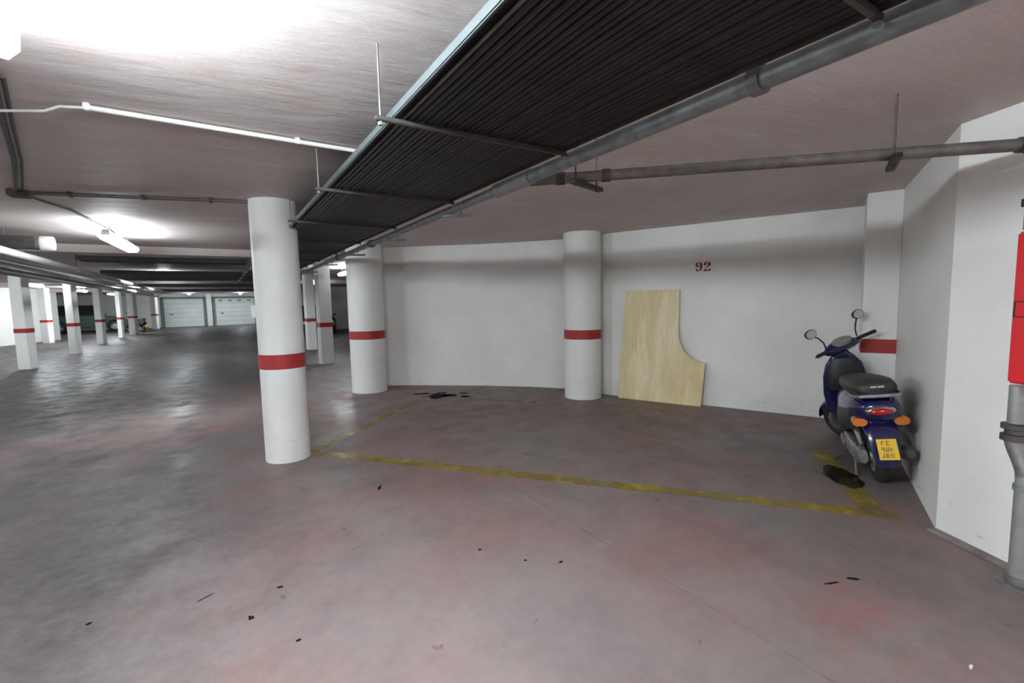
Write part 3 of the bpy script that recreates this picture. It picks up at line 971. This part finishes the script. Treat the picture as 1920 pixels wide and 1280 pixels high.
def make_scooter(name, label, paint, loc, rz, lean, steer, group=None, detail=True):
    root = thing(name, label, 'scooter', loc, rz, group)
    root.rotation_euler = (math.radians(-lean), 0, rz)
    # steering: rotation about an inclined axis
    ax0 = Vector((0.93, 0, 0.95))
    ax = Vector((0.93 - 1.20, 0, 0.95 - 0.20)).normalized()
    S = Matrix.Translation(ax0) @ Matrix.Rotation(math.radians(steer), 4, ax) @ Matrix.Translation(-ax0)
    WB = 1.25
    wheel(root, (0, 0, 0.203), None, name='rear_wheel')
    wheel(root, (WB, 0, 0.203), S, name='front_wheel')
    # --- tail fairing
    body = MB().loft([sect(-0.335, 0.655, 0.055, 0.035), sect(-0.31, 0.645, 0.105, 0.075), sect(-0.24, 0.63, 0.145, 0.115), sect(-0.05, 0.605, 0.168, 0.145),
                      sect(0.18, 0.585, 0.178, 0.155), sect(0.40, 0.55, 0.165, 0.180), sect(0.53, 0.50, 0.135, 0.20), sect(0.60, 0.45, 0.10, 0.19)])
    bd = body.build('tail_fairing', paint, root, smooth=60)
    # darker lower side panels
    for s in (-1, 1):
        MB().loft([sect(-0.10, 0.53, 0.030, 0.07, yc=s * 0.145), sect(0.10, 0.50, 0.035, 0.10, yc=s * 0.160), sect(0.36, 0.45, 0.035, 0.13, yc=s * 0.145), sect(0.55, 0.40, 0.02, 0.10, yc=s * 0.10)]).build('side_panel', 'black_plastic', bd, smooth=60)
    # --- seat
    st = MB().loft([sect(-0.315, 0.805, 0.085, 0.030), sect(-0.29, 0.815, 0.125, 0.050), sect(-0.12, 0.815, 0.145, 0.060), sect(0.10, 0.795, 0.150, 0.060),
                    sect(0.32, 0.770, 0.140, 0.062), sect(0.50, 0.755, 0.110, 0.055), sect(0.60, 0.735, 0.065, 0.038)]).build('seat', 'seat_vinyl', root, smooth=60)
    MB().loft([sect(-0.30, 0.765, 0.11, 0.018), sect(0.0, 0.755, 0.14, 0.022), sect(0.45, 0.715, 0.115, 0.03), sect(0.57, 0.69, 0.06, 0.03)]).build('seat_base', 'black_plastic', st, smooth=60)
    lt = MB()
    for k in range(7):
        if k != 3:
            lt.box((-0.3235 + 0.0016 * abs(k - 3), 0.036 - k * 0.012, 0.828), (0.004, 0.008, 0.012))
        else:
            lt.box((-0.3245, 0.0, 0.828), (0.004, 0.004, 0.012))
    lt.build('seat_lettering', 'white_plastic', st, smooth=0)
    # --- grab rail
    gr = MB().tube([(-0.10, 0.158, 0.745), (-0.26, 0.150, 0.755), (-0.345, 0.115, 0.765), (-0.372, 0.04, 0.77), (-0.372, -0.04, 0.77), (-0.345, -0.115, 0.765), (-0.26, -0.150, 0.755), (-0.10, -0.158, 0.745)], 0.0135, 10)
    gr.build('grab_rail', 'galvanised', root)
    # --- tail light with chrome surround, indicators
    def ell(xc, yc, zc, hy, hz, dx, n=24, tilt=0.0):
        rings = []
        for (q, kx) in ((1.0, 0.0), (0.95, -0.6), (0.75, -0.95), (0.35, -1.1)):
            rings.append([(xc + kx * dx - tilt * math.sin(2 * math.pi * i / n), yc + hy * q * math.cos(2 * math.pi * i / n), zc + hz * q * math.sin(2 * math.pi * i / n)) for i in range(n)])
        return MB().loft(rings)
    tl = ell(-0.300, 0, 0.648, 0.098, 0.040, 0.045).build('tail_light_surround', 'chrome', root, smooth=50)
    ell(-0.318, 0, 0.645, 0.080, 0.028, 0.040).build('tail_lens', 'red_lens', tl, smooth=50)
    for s in (-1, 1):
        MB().loft([sect(-0.275, 0.555, 0.022, 0.016, yc=s * 0.125), sect(-0.285, 0.555, 0.046, 0.030, yc=s * 0.128), sect(-0.262, 0.555, 0.050, 0.032, yc=s * 0.130), sect(-0.18, 0.56, 0.036, 0.026, yc=s * 0.132)][1:]).build('indicator', 'amber_lens', root, smooth=50)
    # --- rear mudguard with number plate
    mg = MB().loft([sect(-0.13, 0.52, 0.10, 0.03), sect(-0.24, 0.50, 0.115, 0.05), sect(-0.295, 0.44, 0.105, 0.045), sect(-0.325, 0.34, 0.090, 0.05), sect(-0.345, 0.25, 0.075, 0.03)]).build('rear_mudguard', paint, root, smooth=50)
    def plate_pt(a, b, o):
        # tilted plane hanging from the tail
        t = Vector((-0.06, 0, -0.145)).normalized()
        nrm = Vector((-0.145, 0, 0.06)).normalized()
        return Vector((-0.350, a, 0.440)) + t * b + nrm * o
    pl = MB()
    hw = 0.060
    for o_ in ((0.0, 0.006),):
        vs_ = [plate_pt(hw, 0, o_[0]), plate_pt(-hw, 0, o_[0]), plate_pt(-hw, 0.150, o_[0]), plate_pt(hw, 0.150, o_[0]),
               plate_pt(hw, 0, o_[1]), plate_pt(-hw, 0, o_[1]), plate_pt(-hw, 0.150, o_[1]), plate_pt(hw, 0.150, o_[1])]
        pl.add(vs_, [(0, 1, 2, 3), (7, 6, 5, 4), (0, 4, 5, 1), (1, 5, 6, 2), (2, 6, 7, 3), (3, 7, 4, 0)])
    plo = pl.build('number_plate', 'plate_yellow', mg, smooth=0)
    ink = MB()
    def mark(a0, a1, b0, b1):
        q = [plate_pt(a0, b0, 0.0062), plate_pt(a1, b0, 0.0062), plate_pt(a1, b1, 0.0062), plate_pt(a0, b1, 0.0062)]
        q += [x_ + Vector((-0.0014, 0, 0.0005)) for x_ in q]
        ink.add(q, [(3, 2, 1, 0), (4, 5, 6, 7), (0, 1, 5, 4), (1, 2, 6, 5), (2, 3, 7, 6), (3, 0, 4, 7)])
    shapes = ['lt', 'ltb', 'rtm', 'lrb', 'lm', 'rb', 'ltmb', 'lr', 'tm']
    kk = 0
    for row, cells in ((0.014, (0.024, -0.006)), (0.060, (0.030, 0.004, -0.022)), (0.104, (0.036, 0.008, -0.020))):
        for c_ in cells:
            sh = shapes[kk % len(shapes)]
            kk += 1
            if 'l' in sh:
                mark(c_ + 0.009, c_ + 0.004, row, row + 0.030)
            if 'r' in sh:
                mark(c_ - 0.004, c_ - 0.009, row, row + 0.030)
            for key, b0 in (('t', 0.0), ('m', 0.012), ('b', 0.024)):
                if key in sh:
                    mark(c_ + 0.009, c_ - 0.009, row + b0, row + b0 + 0.006)
    ink.build('plate_lettering', 'plate_ink', plo, smooth=0)
    # --- engine, transmission, exhaust
    en = MB().loft([sect(-0.06, 0.22, 0.030, 0.055, yc=0.098), sect(0.02, 0.215, 0.045, 0.085, yc=0.105), sect(0.20, 0.225, 0.050, 0.075, yc=0.108), sect(0.38, 0.245, 0.050, 0.085, yc=0.105), sect(0.47, 0.25, 0.030, 0.06, yc=0.098)]).build('engine_case', 'alloy', root, smooth=50)
    MB().lathe([(0.055, 0.155), (0.060, 0.165), (0.045, 0.172)], 20, 'y', (0.36, 0, 0.245)).build('fan_cover', 'alloy', en)
    MB().loft([sect(0.14, 0.36, 0.05, 0.05, yc=0.03), sect(0.30, 0.37, 0.085, 0.07, yc=0.03), sect(0.46, 0.33, 0.07, 0.07, yc=0.02)]).build('engine_block', 'dark_steel', root, smooth=50)
    MB().tube([(0.02, 0.09, 0.30), (0.06, 0.10, 0.40), (0.08, 0.11, 0.50)], [0.014, 0.024, 0.018], 10).build('shock_absorber', 'alloy', root)
    MB().tube([(0.10, 0.13, 0.30), (-0.02, 0.14, 0.315)], 0.006, 6).build('kick_lever', 'alloy', root)
    MB().tube([(0.36, -0.06, 0.16), (0.22, -0.13, 0.18), (0.10, -0.15, 0.22), (-0.26, -0.15, 0.30), (-0.29, -0.15, 0.305)], [0.014, 0.02, 0.048, 0.052, 0.03], 14).build('exhaust', 'dark_steel', root)
    # --- floorboard and tunnel
    fb = MB()
    fb.loft([sect(0.50, 0.285, 0.15, 0.045), sect(0.62, 0.27, 0.185, 0.040), sect(0.88, 0.27, 0.185, 0.040), sect(1.00, 0.31, 0.15, 0.055)])
    fb.build('floorboard', 'black_plastic', root, smooth=50)
    MB().loft([sect(0.50, 0.24, 0.06, 0.06), sect(0.75, 0.21, 0.10, 0.05), sect(0.98, 0.25, 0.08, 0.07)]).build('underbody', paint, root, smooth=50)
    # --- leg shield
    ls = MB().loft([sectz(0.30, 1.02, 0.045, 0.13, bend=0.02), sectz(0.40, 1.03, 0.060, 0.175, bend=0.03), sectz(0.55, 1.02, 0.070, 0.190, bend=0.045), sectz(0.72, 0.985, 0.070, 0.180, bend=0.05),
                    sectz(0.84, 0.955, 0.060, 0.150, bend=0.045), sectz(0.92, 0.935, 0.050, 0.095, bend=0.03), sectz(0.965, 0.925, 0.04, 0.05)]).build('leg_shield', paint, root, smooth=60)
    MB().loft([sectz(0.58, 0.925, 0.05, 0.13), sectz(0.64, 0.915, 0.075, 0.15), sectz(0.80, 0.895, 0.070, 0.14), sectz(0.90, 0.885, 0.04, 0.10)]).build('glove_box', 'black_plastic', ls, smooth=60)
    ell2 = MB().loft([sect(1.06, 0.62, 0.07, 0.05), sect(1.10, 0.62, 0.05, 0.035)])
    ell2.build('nose_lamp', 'clear_lens', ls, smooth=50)
    # --- front mudguard (turned with the wheel)
    rings = []
    for k in range(13):
        a = math.radians(10 + k * 15)
        rr = 0.232
        cxp, czp = WB + rr * math.cos(a), 0.203 + rr * math.sin(a)
        rg = []
        for j in range(10):
            b_ = 2 * math.pi * j / 10
            wv, th = 0.066 * math.cos(b_), 0.012 * math.sin(b_) - 0.020 * math.cos(b_) ** 2
            rg.append((cxp + th * math.cos(a), wv, czp + th * math.sin(a)))
        rings.append(rg)
    MB().loft(rings).xf(S).build('front_mudguard', paint, root, smooth=50)
    fk = MB()
    for s in (-1, 1):
        fk.tube([(WB, s * 0.062, 0.203), (WB - 0.06, s * 0.062, 0.40), (WB - 0.12, s * 0.04, 0.50)], 0.014, 8)
    fk.tube([(WB - 0.12, 0.06, 0.47), (WB - 0.12, -0.06, 0.47)], 0.02, 8)
    fk.tube([(WB - 0.115, 0, 0.45), (0.92, 0, 0.96)], 0.024, 8)
    fk.xf(S).build('fork', 'dark_steel', root)
    # --- handlebar group (turned)
    hbz = 1.015
    hc = MB().loft([[(0.90 + 0.072 * q * math.cos(2 * math.pi * i / 20) + 0.030 * (1 - abs(yv) / 0.2), yv, hbz + 0.062 * q * math.sin(2 * math.pi * i / 20) - 0.010 * abs(yv) / 0.2) for i in range(20)]
                    for yv, q in ((-0.20, 0.25), (-0.17, 0.55), (-0.11, 0.92), (0, 1.08), (0.11, 0.92), (0.17, 0.55), (0.20, 0.25))]).xf(S).build('handlebar_cowl', paint, root, smooth=60)
    MB().loft([[(0.875 + dx_ + 0.045 * q * math.cos(2 * math.pi * i / 20), 0.105 * q * math.sin(2 * math.pi * i / 20), hbz + 0.052 + dz_ + 0.022 * q * math.cos(2 * math.pi * i / 20)) for i in range(20)]
               for dx_, dz_, q in ((0.01, -0.02, 1.0), (-0.004, 0.010, 1.0), (-0.006, 0.014, 0.85))]).xf(S).build('instrument_panel', 'gauge_face', hc, smooth=40)
    for s in (-1, 1):
        MB().tube([(0.89, s * 0.17, hbz + 0.005), (0.86, s * 0.23, hbz + 0.015), (0.83, s * 0.345, hbz + 0.020)], [0.016, 0.017, 0.018], 12).xf(S).build('grip', 'rubber', root)
        MB().tube([(0.91, s * 0.19, hbz + 0.0), (0.905, s * 0.25, hbz + 0.005), (0.88, s * 0.33, hbz + 0.0)], 0.006, 8).xf(S).build('brake_lever', 'dark_steel', root)
        ms = MB().tube([(0.885, s * 0.185, hbz + 0.03), (0.88, s * 0.190, hbz + 0.10), (0.88, s * 0.225, hbz + 0.16), (0.885, s * 0.265, hbz + 0.20)], 0.007, 8).xf(S).build('mirror_stem', 'black_plastic', root)
        hs, gl = [], []
        for (xx, q) in ((0.03, 0.45), (0.02, 0.8), (0.0, 1.0), (-0.012, 1.0)):
            hs.append([(0.89 + xx, s * 0.285 + 0.062 * q * math.cos(2 * math.pi * i / 24), hbz + 0.225 + 0.046 * q * math.sin(2 * math.pi * i / 24)) for i in range(24)])
        for (xx, q) in ((-0.0115, 0.90), (-0.0145, 0.88)):
            gl.append([(0.89 + xx, s * 0.285 + 0.062 * q * math.cos(2 * math.pi * i / 24), hbz + 0.225 + 0.046 * q * math.sin(2 * math.pi * i / 24)) for i in range(24)])
        MB().loft(hs).xf(S).build('mirror_housing', 'black_plastic', ms, smooth=50)
        MB().loft(gl).xf(S).build('mirror_glass', 'mirror_glass', ms, smooth=50)
    # --- side stand
    ll = math.radians(lean)
    MB().tube([(0.46, 0.06, 0.20), (0.44, 0.17, 0.10), (0.42, 0.245, -0.245 * math.tan(ll) * -1 + 0.006)], 0.009, 8).build('side_stand', 'dark_steel', root)
    MB().tube([(0.34, 0.10, 0.16), (0.16, 0.12, 0.10), (0.02, 0.15, 0.045)], 0.010, 8).build('stand_arm', 'alloy', root)
    return root


sc_ang = math.atan2(0.779, 0.975)
make_scooter('motor_scooter', 'dark blue motor scooter with yellow number plate parked in the corner', 'blue_paint', (4.445, 1.478, 0.0), sc_ang - math.radians(7), 8.5, 38)
make_scooter('motor_scooter', 'dark distant scooter parked between the two farthest lit columns', 'black_paint', (-3.95, 36.6, 0), 2.2, 4.0, 10)


# ================================================================== CARS
def make_car(label, paint, loc, rz, h=1.45, length=4.1, w=1.68, wr=0.31, suv=False):
    t = thing('car', label, 'car', loc, rz)
    L = length / 2
    belt = 0.92 if not suv else 1.05
    hull = [(-L, 0.42), (-L + 0.06, 0.28), (L - 0.1, 0.28), (L, 0.42), (L - 0.03, 0.66), (L - 0.25, belt - 0.14), (0.75, belt), (-L + 0.25, belt + 0.02), (-L + 0.02, belt - 0.1)]
    MB().prism_y(hull, -w / 2, w / 2).build('body', paint, t, smooth=30, bevel=0.05, seg=3)
    cb, ct = belt - 0.02, h
    x0, x1, x2, x3 = (-L + 0.15, 0.85, 0.25, -L + 0.45) if not suv else (-L + 0.05, 0.80, 0.45, -L + 0.15)
    w0, w1 = w / 2 - 0.04, w / 2 - 0.18
    vs_ = [(x0, -w0, cb), (x1, -w0, cb), (x1, w0, cb), (x0, w0, cb), (x3, -w1, ct), (x2, -w1, ct), (x2, w1, ct), (x3, w1, ct)]
    cab_ = MB().add(vs_, [(3, 2, 1, 0), (4, 5, 6, 7), (0, 1, 5, 4), (1, 2, 6, 5), (2, 3, 7, 6), (3, 0, 4, 7)]).build('cabin', paint, t, smooth=30, bevel=0.04, seg=3)

    def pane(a, b, c, d, nm):
        q = [Vector(x_) for x_ in (a, b, c, d)]
        ctr = sum(q, Vector()) / 4
        nn = (q[1] - q[0]).cross(q[3] - q[0]).normalized()
        q = [ctr + (x_ - ctr) * 0.84 for x_ in q]
        q2 = [x_ + nn * 0.008 for x_ in q]
        q1 = [x_ - nn * 0.01 for x_ in q]
        MB().add(q1 + q2, [(3, 2, 1, 0), (4, 5, 6, 7), (0, 1, 5, 4), (1, 2, 6, 5), (2, 3, 7, 6), (3, 0, 4, 7)]).build(nm, 'window_tint', cab_, smooth=0)
    V = vs_
    mid0, mid1 = (x0 + x1) / 2, (x3 + x2) / 2
    pane(V[1], V[2], V[6], V[5], 'windscreen')
    pane(V[3], V[0], V[4], V[7], 'rear_window')
    for s, (a, b, c, d) in ((-1, (0, 1, 5, 4)), (1, (2, 3, 7, 6))):
        if s < 0:
            pane(V[0], (mid0, -w0, cb), (mid1, -w1, ct), V[4], 'side_window')
            pane((mid0, -w0, cb), V[1], V[5], (mid1, -w1, ct), 'side_window')
        else:
            pane(V[2], (mid0, w0, cb), (mid1, w1, ct), V[6], 'side_window')
            pane((mid0, w0, cb), V[3], V[7], (mid1, w1, ct), 'side_window')
    for sx in (-1, 1):
        for sy in (-1, 1):
            c = (sx * (L - 0.75), sy * (w / 2 - 0.08), wr)
            ty = MB().lathe([(wr * 0.62, -0.10), (wr * 0.95, -0.10), (wr, -0.07), (wr, 0.07), (wr * 0.95, 0.10), (wr * 0.62, 0.10)], 24, 'y', c, closed=True).build('wheel', 'rubber', t)
            MB().lathe([(0.05, -0.085), (wr * 0.63, -0.07), (wr * 0.63, 0.07), (0.05, 0.085)], 16, 'y', c).build('hubcap', 'alloy', ty)
    for sy in (-1, 1):
        MB().box((L - 0.03, sy * (w / 2 - 0.28), 0.62), (0.10, 0.34, 0.14)).build('headlight', 'clear_lens', t, smooth=0, bevel=0.03)
        MB().box((-L + 0.03, sy * (w / 2 - 0.16), 0.72), (0.08, 0.18, 0.24)).build('tail_light', 'red_lens', t, smooth=0, bevel=0.03)
        MB().box((0.78, sy * (w / 2 + 0.06), belt + 0.04), (0.10, 0.16, 0.11)).build('wing_mirror', 'black_plastic', t, smooth=0, bevel=0.03)
    MB().box((L - 0.01, 0, 0.38), (0.06, w - 0.3, 0.12)).build('bumper', 'black_plastic', t, smooth=0, bevel=0.02)
    MB().box((-L + 0.01, 0, 0.38), (0.06, w - 0.3, 0.12)).build('bumper', 'black_plastic', t, smooth=0, bevel=0.02)
    return t


make_car('dark green off-road car behind the square columns at left', 'green_paint', (-7.15, 40.75, 0), math.radians(4), 1.75, 4.2, 1.75, 0.39, True)
make_car('black car glimpsed between the two slim columns', 'black_paint', (4.35, 26.2, 0), math.radians(-96))

# ================================================================== STAINS, DARK PATCH AND LITTER
blob(4.30, 1.70, 0.26, 0.12, 0.75, 'dark_gloss_patch', 'dark_gloss_film', 0.0030, 26, 0.12)  # thin dark glossy semi-transparent patch on the floor by the scooter
for (x, y_, rx, ry, rz) in ((2.93, 6.88, 0.22, 0.13, 0.9), (3.08, 6.78, 0.13, 0.10, -0.6), (2.80, 7.20, 0.14, 0.06, -0.5), (3.26, 6.58, 0.09, 0.07, -0.9), (3.36, 6.80, 0.08, 0.05, -0.8), (3.10, 7.10, 0.10, 0.05, -0.4),
                            (1.039, 3.722, 0.055, 0.012, 1.0), (2.771, 1.017, 0.028, 0.012, -0.6), (2.64, 1.06, 0.045, 0.006, -0.4),
                            (0.191, 2.691, 0.014, 0.010, 0), (0.216, 2.203, 0.010, 0.008, 0), (0.042, 2.501, 0.012, 0.016, 0.4), (1.591, 2.025, 0.014, 0.007, 0.2), (1.429, 2.156, 0.010, 0.008, 0),
                            (-0.148, 2.818, 0.04, 0.004, 0.5), (1.266, 2.411, 0.012, 0.008, 0), (-0.62, 2.90, 0.012, 0.008, 0.3)):
    blob(x, y_, rx, ry, rz, 'dark_stain', 'stain_dark', 0.0022, 14, 0.35)
blob(2.483, 0.494, 0.016, 0.006, 0.2, 'paint_chip', 'white_plastic', 0.004, 9, 0.3)
